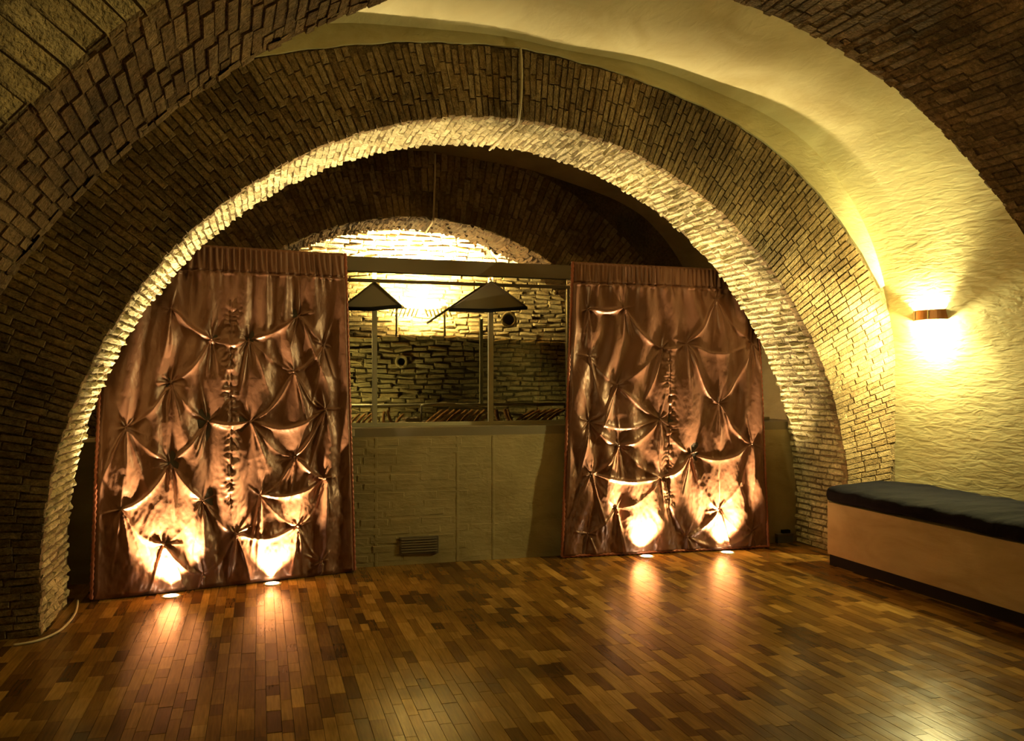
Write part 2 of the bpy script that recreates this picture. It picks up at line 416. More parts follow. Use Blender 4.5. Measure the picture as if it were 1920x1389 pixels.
# ------------------------------------------------------------------ vault shells
HALF = [(5.26, 1.45), (5.25, 1.75), (5.20, 2.0), (5.14, 2.25), (5.05, 2.52), (4.93, 2.77), (4.77, 3.00), (4.56, 3.22), (4.28, 3.43), (3.78, 3.64), (3.09, 3.80), (2.48, 3.88), (1.77, 3.91)]
def vault_profile():
    right = catmull(HALF, 5); left = [(3.52-x, z) for x, z in right][::-1]
    return right+left[1:]
def vault(name, ya, yb, material, label, drop=0.0):
    P = vault_profile(); ny = 12; V = []; F = []
    for j in range(ny+1):
        y = ya+(yb-ya)*j/ny
        for i, (x, z) in enumerate(P):
            wob = 0.010*math.sin(3.1*y+2.2*x)+0.008*math.sin(5.3*x-2*y+z*3) if 6 < i < len(P)-6 else 0
            V.append((x, yp(y, x), z-drop+wob))
    n = len(P)
    for j in range(ny):
        for i in range(n-1): F.append((j*n+i, j*n+i+1, (j+1)*n+i+1, (j+1)*n+i))
    # thickness
    off = len(V)
    for j in range(ny+1):
        for (x, z) in P: 
            y = ya+(yb-ya)*j/ny; V.append((1.76+(x-1.76)*1.06, yp(y, x), z+0.2))
    for i in range(n-1): F.append((off+ny*n+i, off+ny*n+i+1, off+i+1, off+i))
    o = mesh_obj(name, V, F, material, None, True)
    return tag(o, label, 'ceiling', kind='structure')
def side_wall(name, x, ya, yb, material, label, ztop=1.452, t=0.3):
    s = 1 if x > 1.8 else -1; n = 20; V = []; F = []
    for i in range(n+1):
        y = yp(ya+(yb-ya)*i/n, x)
        for (dx, z) in ((0, 0), (0, ztop), (t*s, ztop), (t*s, 0)): V.append((x+dx, y, z))
    for i in range(n):
        for j in range(4): F.append((i*4+j, i*4+(j+1) % 4, (i+1)*4+(j+1) % 4, (i+1)*4+j))
    F.append((0, 1, 2, 3)); F.append((n*4+3, n*4+2, n*4+1, n*4))
    o = mesh_obj(name, V, F, material)
    return tag(o, label, 'wall', kind='structure')

vault('ceiling', 3.60, 6.28, M['plaster'], 'cream plastered vault between the two brick arches')
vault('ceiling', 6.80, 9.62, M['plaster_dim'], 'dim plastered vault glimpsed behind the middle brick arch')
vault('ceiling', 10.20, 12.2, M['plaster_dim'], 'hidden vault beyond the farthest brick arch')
vault('ceiling', -3.5, 2.92, M['plaster'], 'plastered vault over the nearest bay, above the camera')
for (ya, yb, nm) in ((3.60, 6.28, 'beside the bench and sconce'), (6.80, 9.62, 'behind the tufted panels'), (10.20, 12.2, 'beside the far brick wall'), (-3.5, 2.92, 'of the nearest bay')):
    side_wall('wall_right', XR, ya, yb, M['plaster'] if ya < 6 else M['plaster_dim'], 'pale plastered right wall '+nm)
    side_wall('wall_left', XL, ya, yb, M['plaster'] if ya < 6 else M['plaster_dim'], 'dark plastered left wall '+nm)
o = bm_obj('wall_rear', box_bm((-2.2, -4.0, 0), (5.8, -3.7, 4.4)), M['plaster']); tag(o, 'plastered end wall closing the room opposite the arches', 'wall', kind='structure')

# ------------------------------------------------------------------ the three brick arches
def rout2(nr):
    a = math.degrees(math.acos(max(-1, min(1, nr[1]))))
    return float(np.interp(a, [8, 17, 22.6, 30.5, 38, 45, 55, 75, 90], [3.49, 3.53, 3.57, 3.66, 3.73, 3.77, 3.81, 3.87, 3.95]))
ring2 = arch_solid('trim_1', A2, M['mortar'], label='middle brick arch framing the tufted panels, sconce-lit on its right')
ring2.data.materials[0] = M['mortar_mid']
lay('soffit_brick', soffit_items(A2, pitch=0.052, length=0.21, rough=0.006), M['brick'], ring2, 300, VARS_ROUGH, 'soffit_brickwork')
lay('ring_brick', ring_items(A2, rout2, A2['y0'], pitch=0.043, brick=0.17, rough=0.0018), M['brick_ring'], ring2, 300, VARS_FLAT, 'ring_brickwork')
ring1 = arch_solid('trim_2', A1, M['mortar'], 0.006, label='nearest brown brick arch crossing the top corners of the view')
ring1.data.materials[0] = M['mortar_brown']
lay('soffit_brick', soffit_items(A1, pitch=0.046, length=0.27, rough=0.004), M['brick_front'], ring1, 300, VARS_FLAT, 'soffit_brickwork')
lay('ring_brick', ring_items(A1, 3.66, A1['y0'], pitch=0.065, brick=0.30, rough=0.003), M['brick_front'], ring1, 120, VARS_FLAT, 'ring_brickwork')
lay('back_ring_brick', ring_items(A1, 3.50, A1['y1'], sgn=1, pitch=0.055), M['brick_front'], ring1, 0, VARS, 'back_brickwork')
ring3 = arch_solid('trim_3', A3, M['mortar'], label='farthest dark brick arch above the glazed partition')
lay('ring_brick', ring_items(A3, 3.70, A3['y0'], pitch=0.060), M['brick_ring'], ring3, 300, VARS, 'ring_brickwork')
lay('soffit_brick', soffit_items(A3, pitch=0.060), M['brick_shade'], ring3, 60, VARS_ROUGH, 'soffit_brickwork')
# plaster collar between the brick ring and the vault (faces the room)
V = []; F = []; n = 90
for i in range(n+1):
    th = math.radians(150)-math.radians(120)*i/n; c, s = math.cos(th), math.sin(th); R1 = rout2((c, s))+0.004*math.sin(i*1.7)+0.006
    for (R, dy) in ((R1, 0.03), (R1, -0.016), (R1+0.8, -0.016)):
        x = A2['cx']+R*c; z = A2['cz']+R*s; V.append((x, yp(A2['y0'], x)+dy, z))
for i in range(n):
    for j in range(2): F.append((i*3+j, (i+1)*3+j, (i+1)*3+j+1, i*3+j+1))
mesh_obj('plaster_collar', V, F, M['plaster'], ring2)

# ------------------------------------------------------------------ floor
fl = bm_obj('floor', box_bm((-2.6, -4.2, -0.1), (6.2, 12.6, -0.006)), M['wood_dark']); tag(fl, 'brown parquet floor of small wooden blocks with a satin sheen', 'floor', kind='structure')
items = []; pw = 0.062; x = XL
while x < 5.26:
    pw = RS.choice([0.050, 0.058, 0.064, 0.075])
    y = 0.8+RS.uniform(-0.3, 0)
    while y < 7.4:
        l = 0.26*RS.choice([0.55, 0.8, 1, 1, 1.25, 1.5])
        h = 0.012; top = RS.uniform(-0.0003, 0.0003)
        items.append((arr(x+pw/2, y+l/2, -h/2+top), arr(0, l-0.0012, 0), arr(-(pw-0.0012), 0, 0), arr(RS.uniform(-0.008, 0.008)*h, RS.uniform(-0.006, 0.006)*h, h)))
        y += l
    x += pw
def flat_variant(rs):
    V = []
    for (z, s) in ((-1.0, 1.0), (0.75, 1.0), (1.0, 1.0)):
        for (x, y) in ((-1, -1), (1, -1), (1, 1), (-1, 1)):
            e = 0.0 if z < 0.9 else 1
            V.append([0.5*x-e*x*0.002, 0.5*y-e*y*0.010, 0.5*z])
    V.append([0, 0, 0.5])
    F = []
    for k in (0, 4):
        for j in range(4): F.append((k+j, k+(j+1) % 4, k+4+(j+1) % 4, k+4+j))
    return np.array(V), F, [(8+j, 8+(j+1) % 4, 12) for j in range(4)]
lay('parquet_block', items, M['wood'], fl, 300, [flat_variant(RS) for _ in range(6)], 'parquet_blocks')

# ------------------------------------------------------------------ far brick wall behind the glass
def YB(x): return yp(11.30, x)
back = empty('wall_back'); tag(back, 'rough pale brick wall far behind the glazed partition, brightly lit at the top', 'wall', kind='structure')
def quad_slab(name, x0, x1, yf, z0, z1, t, material, parent):
    V = []
    for yy in (0, t):
        for (x, z) in ((x0, z0), (x1, z0), (x1, z1), (x0, z1)): V.append((x, yf(x)+yy, z))
    F = [(0, 1, 2, 3), (7, 6, 5, 4), (0, 4, 5, 1), (1, 5, 6, 2), (2, 6, 7, 3), (3, 7, 4, 0)]
    return mesh_obj(name, V, F, material, parent)
quad_slab('mortar_bed', -2.0, 5.6, lambda x: YB(x)+0.02, 0, 4.3, 0.3, M['mortar_pale'], back)
LEDGE = 2.02; YL = -0.42
quad_slab('lower_bed', -2.0, 5.6, lambda x: YB(x)+YL+0.02, 0, LEDGE-0.02, 0.45, M['mortar'], back)
def wall_items(x0, x1, z0, z1, yf, pitch, length, rough, holes=()):
    out = []; z = z0
    while z < z1:
        x = x0-RS.uniform(0, length)
        while x < x1:
            l = length*RS.uniform(0.6, 1.25); xm = x+l/2; zz = z+pitch/2+RS.uniform(-0.008, 0.008)+0.02*math.sin(x*2.1+z*5)
            x += l
            if any((xm-hx)**2+(zz-hz)**2 < hr**2 for hx, hz, hr in holes): continue
            tl = RS.uniform(-0.10, 0.10)
            e1 = arr(l-0.012, K*(l-0.012), tl*l); dp = 0.08
            e2 = arr(-tl*pitch*0.8, 0, pitch*RS.uniform(0.66, 0.9)); e3 = arr(RS.uniform(-.01, .01), -dp, RS.uniform(-.012, .012))
            out.append((arr(xm, yf(xm)+dp/2-RS.uniform(-rough, rough), zz), e1, e2, e3))
        z += pitch
    return out
rings = []
def pix_back(u, v, yoff): return on_plane(u, v, 11.30+yoff)
h1 = pix_back(752, 678, YL); h2 = pix_back(930, 472, 0); h3 = pix_back(953, 600, YL)
lay('brick', wall_items(-1.2, 4.9, LEDGE, 3.95, YB, 0.058, 0.20, 0.016, [(h2.x, h2.z, 0.11)]), M['brick_back'], back, 150, VARS_ROUGH, 'brickwork')
lay('brick', wall_items(-1.2, 4.9, 0.4, LEDGE-0.06, lambda x: YB(x)+YL, 0.062, 0.21, 0.016, [(h1.x, h1.z, 0.10)]), M['brick_back'], back, 150, VARS_ROUGH, 'lower_brickwork')
for h in (h1, h2, h3):
    rr = 0.062 if h is not h3 else 0.085
    pts = [(h.x+rr*math.cos(a), h.y-0.035, h.z+rr*math.sin(a)) for a in [2*PI*i/20 for i in range(20)]]
    pe = tube('pipe_end', pts, 0.018, M['brick_back'], back, 8, True)
    bm = bmesh.new(); bmesh.ops.create_circle(bm, cap_ends=True, radius=rr*0.92, segments=20, matrix=Matrix.Translation((h.x, h.y-0.005, h.z)) @ Matrix.Rotation(PI/2, 4, 'X'))
    bmesh.ops.recalc_face_normals(bm, faces=bm.faces[:])
    bm_obj('pipe_bore', bm, M['black'], pe)

# strip lamp on the ledge
bl = pix_back(790, 571, -0.34)
bt = empty('strip_lamp', bl); tag(bt, 'white glowing strip lamp with slatted louvre behind the glass, below the bright lunette', 'lamp')
W2 = 0.30
def lb(name, lo, hi, m, par, bev=0.0): return bm_obj(name, box_bm(lo, hi, bev), m, par)
lb('lamp_tube', (-W2, -0.015, 0.0), (W2, 0.03, 0.04), M['tube'], bt, 0.008)
lb('housing', (-W2-0.02, 0.02, -0.05), (W2+0.02, 0.09, -0.005), M['metal_dark'], bt, 0.004)
for s in (-1, 1): lb('bracket', (s*W2-0.01, 0.03, bl.z*0-(bl.z-LEDGE)), (s*W2+0.01, 0.07, -0.03), M['metal_dark'], bt)
for i in range(14):
    xx = -W2-0.02+i*(2*W2+0.04)/13
    o = lb('louvre_slat', (-0.004, -0.05, -0.16), (0.004, 0.015, -0.05), M['metal'], bt); o.location.x = xx; o.rotation_euler.y = 0.35*(1 if xx < 0 else -1)
lamp('strip_light', 'AREA', (bl.x, bl.y-0.06, bl.z+0.10), P_BATTEN, DISP, None, (bl.x+0.05, bl.y+0.75, bl.z+0.50), 0.5)

# ------------------------------------------------------------------ partition: parapet, sill, glazing
def YPAR(x): return 7.225+0.02*(x-0.67)
def YG(x): return 7.46+0.05*(x-0.67)
par = quad_slab('wall_partition', -1.74, 5.26, YPAR, 0, 1.035, 0.55, M['parapet'], None)
tag(par, 'low painted brick parapet wall between the two tufted panels', 'wall', kind='structure')
its = []
z = 0.03
while z < 0.98:
    x = 0.45-RS.uniform(0, .25)
    while x < 2.25:
        l = 0.25*RS.uniform(0.9, 1.1)
        fade = max(0.0, min(1.0, (1.9-x)/1.3))*0.7+0.3
        its.append((arr(x+l/2, YPAR(x+l/2)+0.0225-0.0055*fade+RS.uniform(-0.001, 0.001), z+0.035), arr(l-0.014, 0.03*l, RS.uniform(-0.006, 0.006)), arr(0, 0, 0.056), arr(0, -0.04, RS.uniform(-0.006, 0.004))))
        x += l
    z += 0.071
lay('painted_brick', its, M['parapet'], par, 200, VARS_FLAT, 'painted_brickwork')
for u in (705, 858, 925):
    p = on_plane(u, 900, 7.225, 0.02, 0.67)
    bm_obj('seam_strip', box_bm((p.x-0.012, p.y-0.003, 0.0), (p.x+0.012, p.y+0.02, 1.03), 0.003), M['parapet'], par)
pv0 = on_plane(749, 1040, 7.225, 0.02, 0.67); pv1 = on_plane(822, 1003, 7.225, 0.02, 0.67)
vent = empty('wall_vent', (0, 0, 0)); tag(vent, 'dark rectangular vent cover low on the painted parapet', 'vent')
bm_obj('vent_plate', box_bm((pv0.x, pv0.y-0.014, pv0.z), (pv1.x, pv1.y+0.01, pv1.z), 0.004), M['metal_dark'], vent)
for i in range(6):
    zz = pv0.z+0.02+i*(pv1.z-pv0.z-0.04)/5
    bm_obj('vent_slat', box_bm((pv0.x+0.015, pv0.y-0.020, zz-0.004), (pv1.x-0.015, pv0.y-0.010, zz+0.004)), M['beam'], vent)
# sill board
sill = quad_slab('trim_4', 0.60, 4.9, lambda x: YPAR(x), 1.035, 1.105, 0.6, M['beam'], None); tag(sill, 'painted sill board capping the parapet under the glass', 'sill', kind='structure')
lb('sill_edge', (0.66, YPAR(0.7)-0.010, 1.045), (0.72, YPAR(0.7)+0.005, 1.10), M['cable'], sill, 0.003)
# glazed screen
gl = empty('window_1'); tag(gl, 'steel-framed glazed screen standing on the parapet between the panels', 'window', kind='structure')
def bar(name, x0, x1, z0, z1, t, material, yo=0.0, par_=gl):
    return quad_slab(name, x0, x1, lambda x: YG(x)+yo, z0, z1, t, material, par_)
bar('head_beam', -1.2, 4.9, 2.385, 2.505, 0.10, M['beam'])
bar('top_rail', -0.9, 4.4, 2.298, 2.325, 0.03, M['metal_dark'], 0.01)
bar('bottom_frame', 0.1, 4.7, 1.105, 1.135, 0.06, M['metal'], -0.005)
def xat(u, v=700, yo=0.0): return on_plane(u, v, 7.46+yo, 0.05, 0.67).x
posts = []
for (u, w_) in ((703, 0.036), (921, 0.040), (1066, 0.020)):
    xc = xat(u); posts.append(xc)
    bar('post', xc-w_/2, xc+w_/2, 1.12, 2.30, 0.05, M['metal'] if u < 1000 else M['metal_dark'], 0.0)
xc = xat(903, yo=0.12); bar('door_stile', xc-0.013, xc+0.013, 1.28, 2.02, 0.03, M['metal'], 0.12)
for (ua, ub) in ((640, 699), (707, 916), (926, 1064)):
    a_, b_ = xat(ua), xat(ub)
    bar('glass_pane', a_, b_, 1.135, 2.30, 0.008, M['glass'], 0.02)
    bar('glass_pane', a_, b_, 2.325, 2.386, 0.008, M['glass'], 0.02)
# triangular hoods on the post heads
for (u, ul, ur, vb) in ((702, 640, 752, 577), (921, 842, 988, 580)):
    ap = on_plane(u, 528, 7.41, 0.05, 0.67); l_ = on_plane(ul, vb, 7.41, 0.05, 0.67); r_ = on_plane(ur, vb-4, 7.41, 0.05, 0.67)
    V = []
    for (dy, k_) in ((0.0, 1.0), (0.045, 1.0)):
        for p in (l_, r_, ap):
            q = Vector(p); q.y += dy; V.append(q)
    V.append((l_+r_)/2+Vector((0, 0.02, -0.012)))
    F = [(0, 6, 1, 2) , (3, 5, 4), (0, 2, 5, 3), (1, 4, 5, 2)]
    hd = mesh_obj('post_hood', V, F, M['beam'], gl)
    tube('hood_edge', [l_, ap+Vector((0, -0.01, 0)), r_], 0.008, M['metal_dark'], hd, 6)
    tube('hood_rim', [l_+Vector((0, 0, -0.004)), (l_+r_)/2+Vector((0, -0.02, -0.022)), r_+Vector((0, 0, -0.004))], 0.016, M['black'], hd, 6)
tube('stay_rod', [on_plane(908, 534, 7.55, 0.05, .67), on_plane(800, 606, 7.55, 0.05, .67)], 0.010, M['metal'], gl)
# lower hand rail: a bright tube behind the glass, and a bent pipe
hr = tube('metal_rail', [on_plane(630, 761, 7.755, 0.05, .67), on_plane(850, 759, 7.755, 0.05, .67), on_plane(1070, 757, 7.755, 0.05, .67)], 0.014, M['metal']); tag(hr, 'bright horizontal metal rail low behind the glass, above the clay tiles', 'rail')
bp_ = catmull([tuple(on_plane(u, v, 7.715, 0.05, .67)) for u, v in ((790, 760), (835, 757), (875, 762), (905, 768), (935, 773), (980, 778))], 5)
bp_[-1] = bp_[-1]
o = tube('bent_pipe', bp_, 0.012, M['metal']); tag(o, 'bent grey pipe dipping below the straight rail behind the glass', 'pipe')
for i, u in enumerate((655, 880, 1060)):
    p = on_plane(u, 759, 7.755, 0.05, .67)
    tube('rail_foot', [p, (p.x, p.y, 1.10)], 0.008, M['metal_dark'], hr, 6)
p = bp_[-1]; tube('pipe_foot', [p, (p[0], p[1], 1.10)], 0.008, M['metal_dark'], o, 6)
p = bp_[0]; tube('pipe_foot', [p, (p[0], p[1], 1.10)], 0.008, M['metal_dark'], o, 6)

ORD = ['first', 'second', 'third', 'fourth', 'fifth', 'sixth', 'seventh', 'eighth', 'ninth']
# clay tiles leaning on the parapet top behind the glass
ZT = 1.105
def tile(u0, v0, u1, v1, y, wd, lab):
    a = on_plane(u0, v0, y, 0.05, .67); b = on_plane(u1, v1, y, 0.05, .67)
    if a.z > b.z: a, b = b, a
    d = b-a; L_ = d.length; d.normalize()
    a = a+Vector((0, 0, ZT+0.004+wd*0.5*abs(d.x)-a.z)) ; 
    bm = bmesh.new(); nx = 5
    side = d.cross(Vector((0, 1, 0))).normalized(); yv = Vector((0, 1, 0)); rows = []
    for i in range(nx+1):
        t = i/nx; c = a+d*L_*t; bow = 0.006*math.sin(PI*t)
        rows.append([bm.verts.new(c+side*(sx*wd/2)+yv*(sy*0.012)+side*bow) for sx, sy in ((-1, -1), (-0.4, -1.5), (0.4, -1.5), (1, -1), (1, 1), (-1, 1))])
    for i in range(nx):
        for j in range(6): bm.faces.new((rows[i][j], rows[i][(j+1) % 6], rows[i+1][(j+1) % 6], rows[i+1][j]))
    bm.faces.new(rows[0][::-1]); bm.faces.new(rows[-1])
    o = bm_obj('clay_tile', bm, M['tile_clay'])
    tag(o, lab, 'tile')
    return o
tile(720, 796, 721, 770, 7.60, 0.022, 'upright orange clay strip just right of the first post, behind the glass')
tile(736, 797, 727, 770, 7.60, 0.022, 'orange clay strip leaning beside the upright one near the first post')
tile(742, 791, 757, 772, 7.62, 0.020, 'short clay strip tilted right, by the first post')
for i in range(9):
    u = 798+i*13
    tile(u, 797-i*0.15, u+32-i*1.7, 772, 7.575+0.025*(i % 2), 0.021, ORD[i]+' slanting clay tile from the left, left of the second post')['group'] = 'slanting clay tiles left of the second post'
tile(937, 795, 930, 770, 7.60, 0.030, 'wide orange clay strip just right of the second post')
tile(956, 795, 946, 770, 7.63, 0.026, 'orange clay strip leaning left, second from the second post')
tile(962, 795, 952, 770, 7.60, 0.018, 'thin orange clay strip pressed against its wider neighbour')
for i in range(6):
    u = 966+i*12
    tile(u, 794, u+34, 772-i*0.3, 7.575+0.025*(i % 2), 0.021, ORD[i]+' slanting clay tile from the second post towards the right panel')['group'] = 'slanting clay tiles at the right end'
for i in range(4):
    u = 655+i*11
    tile(u, 797, u+20, 776, 7.575+0.025*(i % 2), 0.017, ORD[i]+' shadowed clay tile from the left, at the left end of the ledge')['group'] = 'shadowed clay tiles at the left end'
# rubble stones behind the tiles
nst = 0
for i in range(34):
    u = 752+RS.uniform(0, 300) if i > 12 else 752+RS.uniform(0, 45)
    p = on_plane(u, 790, 7.665+0.012*(i % 2), 0.05, .67)
    bm = bmesh.new(); bmesh.ops.create_icosphere(bm, subdivisions=2, radius=1)
    s = (RS.uniform(0.026, 0.04), 0.02, RS.uniform(0.013, 0.02))
    lay_ = 0 if i % 3 else 1
    for v in bm.verts:
        v.co = Vector((v.co.x*s[0], v.co.y*s[1], v.co.z*s[2]))*(1+0.12*math.sin(v.co.x*9+i)+0.1*math.cos(v.co.y*7+i*2))
        v.co += Vector((p.x, p.y, ZT+s[2]*1.05+lay_*0.032))
    o = bm_obj('rubble_stone', bm, M['brick_back'], None, True); tag(o, 'small pale rubble stone lying among the clay tiles', 'stone', 'rubble stones behind the clay tiles')
lamp('display_fill', 'SPOT', (0.25, 8.0, 2.0), P_DISPLAY, HALO, None, (1.9, 7.75, 1.1), 0.04, 85, 0.6)  # added fill spot without a fixture, brightens the clay tiles
lamp('wall_wash_fill', 'SPOT', (0.3, 9.9, 0.9), P_DISPLAY*1.6, WARM, None, (1.25, 11.0, 1.55), 0.04, 62, 0.8)  # added fill without a fixture, left part of the far wall
lamp('wall_wash_fill', 'SPOT', (4.2, 9.6, 1.9), P_DISPLAY*0.7, WARM, None, (3.5, 11.0, 1.35), 0.04, 60, 0.9)  # added fill without a fixture, right part of the far wall

# ------------------------------------------------------------------ tufted satin panels
def vnoise(x, y, seed):
    rs = np.random.RandomState(seed); G = rs.rand(64, 64)
    xi = np.floor(x).astype(int); yi = np.floor(y).astype(int); fx = x-xi; fy = y-yi
    fx = fx*fx*(3-2*fx); fy = fy*fy*(3-2*fy)
    g = lambda a, b: G[a % 64, b % 64]
    return (g(xi, yi)*(1-fx)+g(xi+1, yi)*fx)*(1-fy)+(g(xi, yi+1)*(1-fx)+g(xi+1, yi+1)*fx)*fy
def panel(corners, tufts_px, seam_px, header_px, label, seed, pipes):
    BL, BR, TR, TL = [Vector(c) for c in corners]
    Wd = (BR-BL).length; Ht = (TL-BL).length
    nrm = (BR-BL).cross(TL-BL).normalized()
    if nrm.y > 0: nrm = -nrm
    def st(u, v):
        d = Vector(ray(u, v)); o0 = Vector((0, 0, CAMH)); s, t = 0.5, 0.5
        for _ in range(12):                       # bilinear patch by iteration
            P = BL*(1-s)*(1-t)+BR*s*(1-t)+TR*s*t+TL*(1-s)*t
            Ps = (BR-BL)*(1-t)+(TR-TL)*t; Pt = (TL-BL)*(1-s)+(TR-BR)*s
            k = (P-o0).dot(d)/d.dot(d)
            n_ = Ps.cross(Pt); k = (P-o0).dot(n_)/d.dot(n_); q = o0+d*k-P
            a11, a12, a22 = Ps.dot(Ps), Ps.dot(Pt), Pt.dot(Pt); b1, b2 = q.dot(Ps), q.dot(Pt); D = a11*a22-a12*a12
            s += (b1*a22-b2*a12)/D; t += (a11*b2-a12*b1)/D
        return s*Wd, t*Ht
    T = np.array([st(*p) for p in tufts_px])
    rs = np.random.RandomState(seed)
    NS, NT = 330, 430
    S, Tt = np.meshgrid(np.linspace(0, Wd, NS), np.linspace(0, Ht, NT))
    h = np.zeros_like(S)
    dmin = np.full_like(S, 9.0)
    for (a, b) in T: dmin = np.minimum(dmin, np.hypot(S-a, (Tt-b)*0.8))
    h += 0.050*(1-np.exp(-(dmin/0.12)**1.2))*(0.55+0.45*np.clip(Tt/1.1, 0, 1))
    # broad vertical drape
    warp = 0.05*vnoise(S*3, Tt*2, seed+1)
    h += 0.017*np.sin((S+warp)*2*PI/0.25+2*vnoise(S*2, Tt*1.5, seed+2)*PI)
    h += 0.012*(vnoise(S*6, Tt*1.6, seed+3)-0.5)
    def ridge(P0, P1, sag, w0, w1, amp, hard=1.6, both=False):
        nonlocal h
        n = 14; pts = []
        for i in range(n+1):
            t = i/n; pts.append((P0[0]+(P1[0]-P0[0])*t, P0[1]+(P1[1]-P0[1])*t-sag*math.sin(PI*t)))
        xs = [p[0] for p in pts]; ys = [p[1] for p in pts]; mg = 3*max(w0, w1)
        i0 = int(max(0, (min(ys)-mg)/Ht*(NT-1))); i1 = int(min(NT, (max(ys)+mg)/Ht*(NT-1)+2))
        j0 = int(max(0, (min(xs)-mg)/Wd*(NS-1))); j1 = int(min(NS, (max(xs)+mg)/Wd*(NS-1)+2))
        if i1 <= i0 or j1 <= j0: return
        s_ = S[i0:i1, j0:j1]; t_ = Tt[i0:i1, j0:j1]; best = np.full_like(s_, 9.0); par_ = np.zeros_like(s_); sd = np.zeros_like(s_)
        for i in range(n):
            ax, ay = pts[i]; bx, by = pts[i+1]; dx, dy = bx-ax, by-ay; L2 = dx*dx+dy*dy+1e-12
            q = np.clip(((s_-ax)*dx+(t_-ay)*dy)/L2, 0, 1); dd = np.hypot(s_-ax-q*dx, t_-ay-q*dy)
            m_ = dd < best; best = np.where(m_, dd, best); par_ = np.where(m_, (i+q)/n, par_)
            sd = np.where(m_, np.sign((s_-ax)*dy-(t_-ay)*dx), sd)
        if both: ww = w0+(w1-w0)*np.sin(PI*par_); env = np.minimum(1, np.minimum(par_, 1-par_)/0.12)
        else: ww = w0+(w1-w0)*par_; env = np.minimum(1, par_/0.06)*(1-par_)**0.7
        asym = np.where(sd > 0, 0.65, 1.0)
        h[i0:i1, j0:j1] += amp*env*np.exp(-(best/(ww*asym))**hard)
    # swags between neighbouring tufts
    m = len(T)
    for i in range(m):
        dd = [(math.hypot(T[i][0]-T[j][0], (T[i][1]-T[j][1])*1.0), j) for j in range(m) if j != i]
        dd.sort()
        c = 0
        for d_, j in dd:
            if d_ > 0.7 or c >= 2: break
            if abs(T[i][0]-T[j][0]) < 0.10: continue
            if T[j][1] > T[i][1]+0.02: continue
            ridge(T[i], T[j], 0.10*d_*rs.uniform(0.6, 2.0), 0.005, 0.018+0.012*rs.rand(), 0.026*rs.uniform(0.35, 1.4)*(0.55 if T[i][1] < 0.7 else 1.0), 1.4, True); c += 1
    for (a, b) in T:
        k = rs.randint(3, 6); ph = rs.uniform(0, 2*PI)
        for q in range(k):                                # star of short pinches
            an = ph+2*PI*q/k+rs.uniform(-.25, .25); L_ = rs.uniform(0.05, 0.17)
            ridge((a, b), (a+L_*math.cos(an), b+L_*math.sin(an)*0.8), 0, 0.004, 0.013, 0.022*rs.uniform(.25, 1.4), 1.4)
        for q in range(rs.randint(2, 4)):                 # fan of long folds below
            L_ = rs.uniform(0.28, 0.62); an = -PI/2+rs.uniform(-0.42, 0.42)
            ridge((a, b), (a+L_*math.cos(an), b+L_*math.sin(an)), 0.05*rs.uniform(-1, 1), 0.005, 0.026, 0.028*rs.uniform(.6, 1.2), 1.4)
        for q in range(1):
            L_ = rs.uniform(0.15, 0.35); an = PI/2+rs.uniform(-0.35, 0.35)
            ridge((a, b), (a+L_*math.cos(an), b+L_*math.sin(an)), 0, 0.005, 0.022, 0.016*rs.uniform(.6, 1.2), 1.4)
        rr = np.hypot(S-a, Tt-b); h -= 0.006*np.exp(-(rr/0.014)**2)
    # ruched centre seam
    s0, ta = st(*seam_px[0]); s1, tb = st(*seam_px[1]); ta, tb = min(ta, tb), max(ta, tb); sc_ = (s0+s1)/2
    env = np.exp(-((S-sc_-0.02*np.sin(Tt*7))/0.050)**2)*np.clip((Tt-ta)/0.1, 0, 1)*np.clip((tb-Tt)/0.1, 0, 1)
    h += env*(0.004*np.sin(Tt*2*PI/0.06+14*vnoise(S*14, Tt*9, seed+5))+0.022*(vnoise(S*26+9, Tt*38, seed+6)-0.5))
    h -= env*0.012*np.exp(-((S-sc_)/0.008)**2)
    # crinkles, stronger near the floor
    low = 0.35+0.9*np.exp(-(Tt/0.9)**2)
    h += low*0.009*(vnoise(S*26+3*vnoise(S*5, Tt*5, seed+8), Tt*12, seed+7)-0.5)+0.0045*(vnoise(S*58+2*vnoise(S*9, Tt*9, seed+10), Tt*34, seed+9)-0.5)*low
    # header band
    hp = st(*header_px)[1]
    up = 1/(1+np.exp(-(Tt-hp)/0.01))
    gather = 0.012*np.sin(S*2*PI/0.075+5*vnoise(S*4, Tt*0+2, seed+11))*np.exp(-np.abs(Tt-hp)/0.07)
    h = h*(1-up)+up*(0.022+0.9*gather+0.007*np.sin(S*2*PI/0.045+9*vnoise(S*6, Tt*2, seed+13))*vnoise(S*5, Tt*0, seed+14)*1.6)+(1-up)*gather*0.8
    h -= 0.020*np.exp(-((Tt-hp)/0.006)**2); h += 0.010*np.exp(-((Tt-hp+0.018)/0.010)**2)*(vnoise(S*9, Tt*0, seed+12) > 0.45)
    h = np.maximum(h, -0.006)
    edge = np.minimum(np.minimum(S, Wd-S)/0.03, np.minimum(Tt/0.03, (Ht-Tt)/0.02)); edge = np.clip(edge, 0, 1)
    h = h*edge*0.93+0.012
    s_, t_ = (S/Wd)[..., None], (Tt/Ht)[..., None]
    P = np.array(BL)*(1-s_)*(1-t_)+np.array(BR)*s_*(1-t_)+np.array(TR)*s_*t_+np.array(TL)*(1-s_)*t_
    P = P+np.array(nrm)*h[..., None]
    P[..., 2] = np.maximum(P[..., 2], 0.004)
    root = empty('tufted_panel', (BL+BR)/2); tag(root, label, 'curtain', 'tufted satin panels leaning under the arch'); del root['group']
    V = P.reshape(-1, 3)-np.array((BL+BR)/2)
    idx = np.arange(NS*NT).reshape(NT, NS)
    F = np.stack([idx[:-1, :-1], idx[:-1, 1:], idx[1:, 1:], idx[1:, :-1]], -1).reshape(-1, 4)
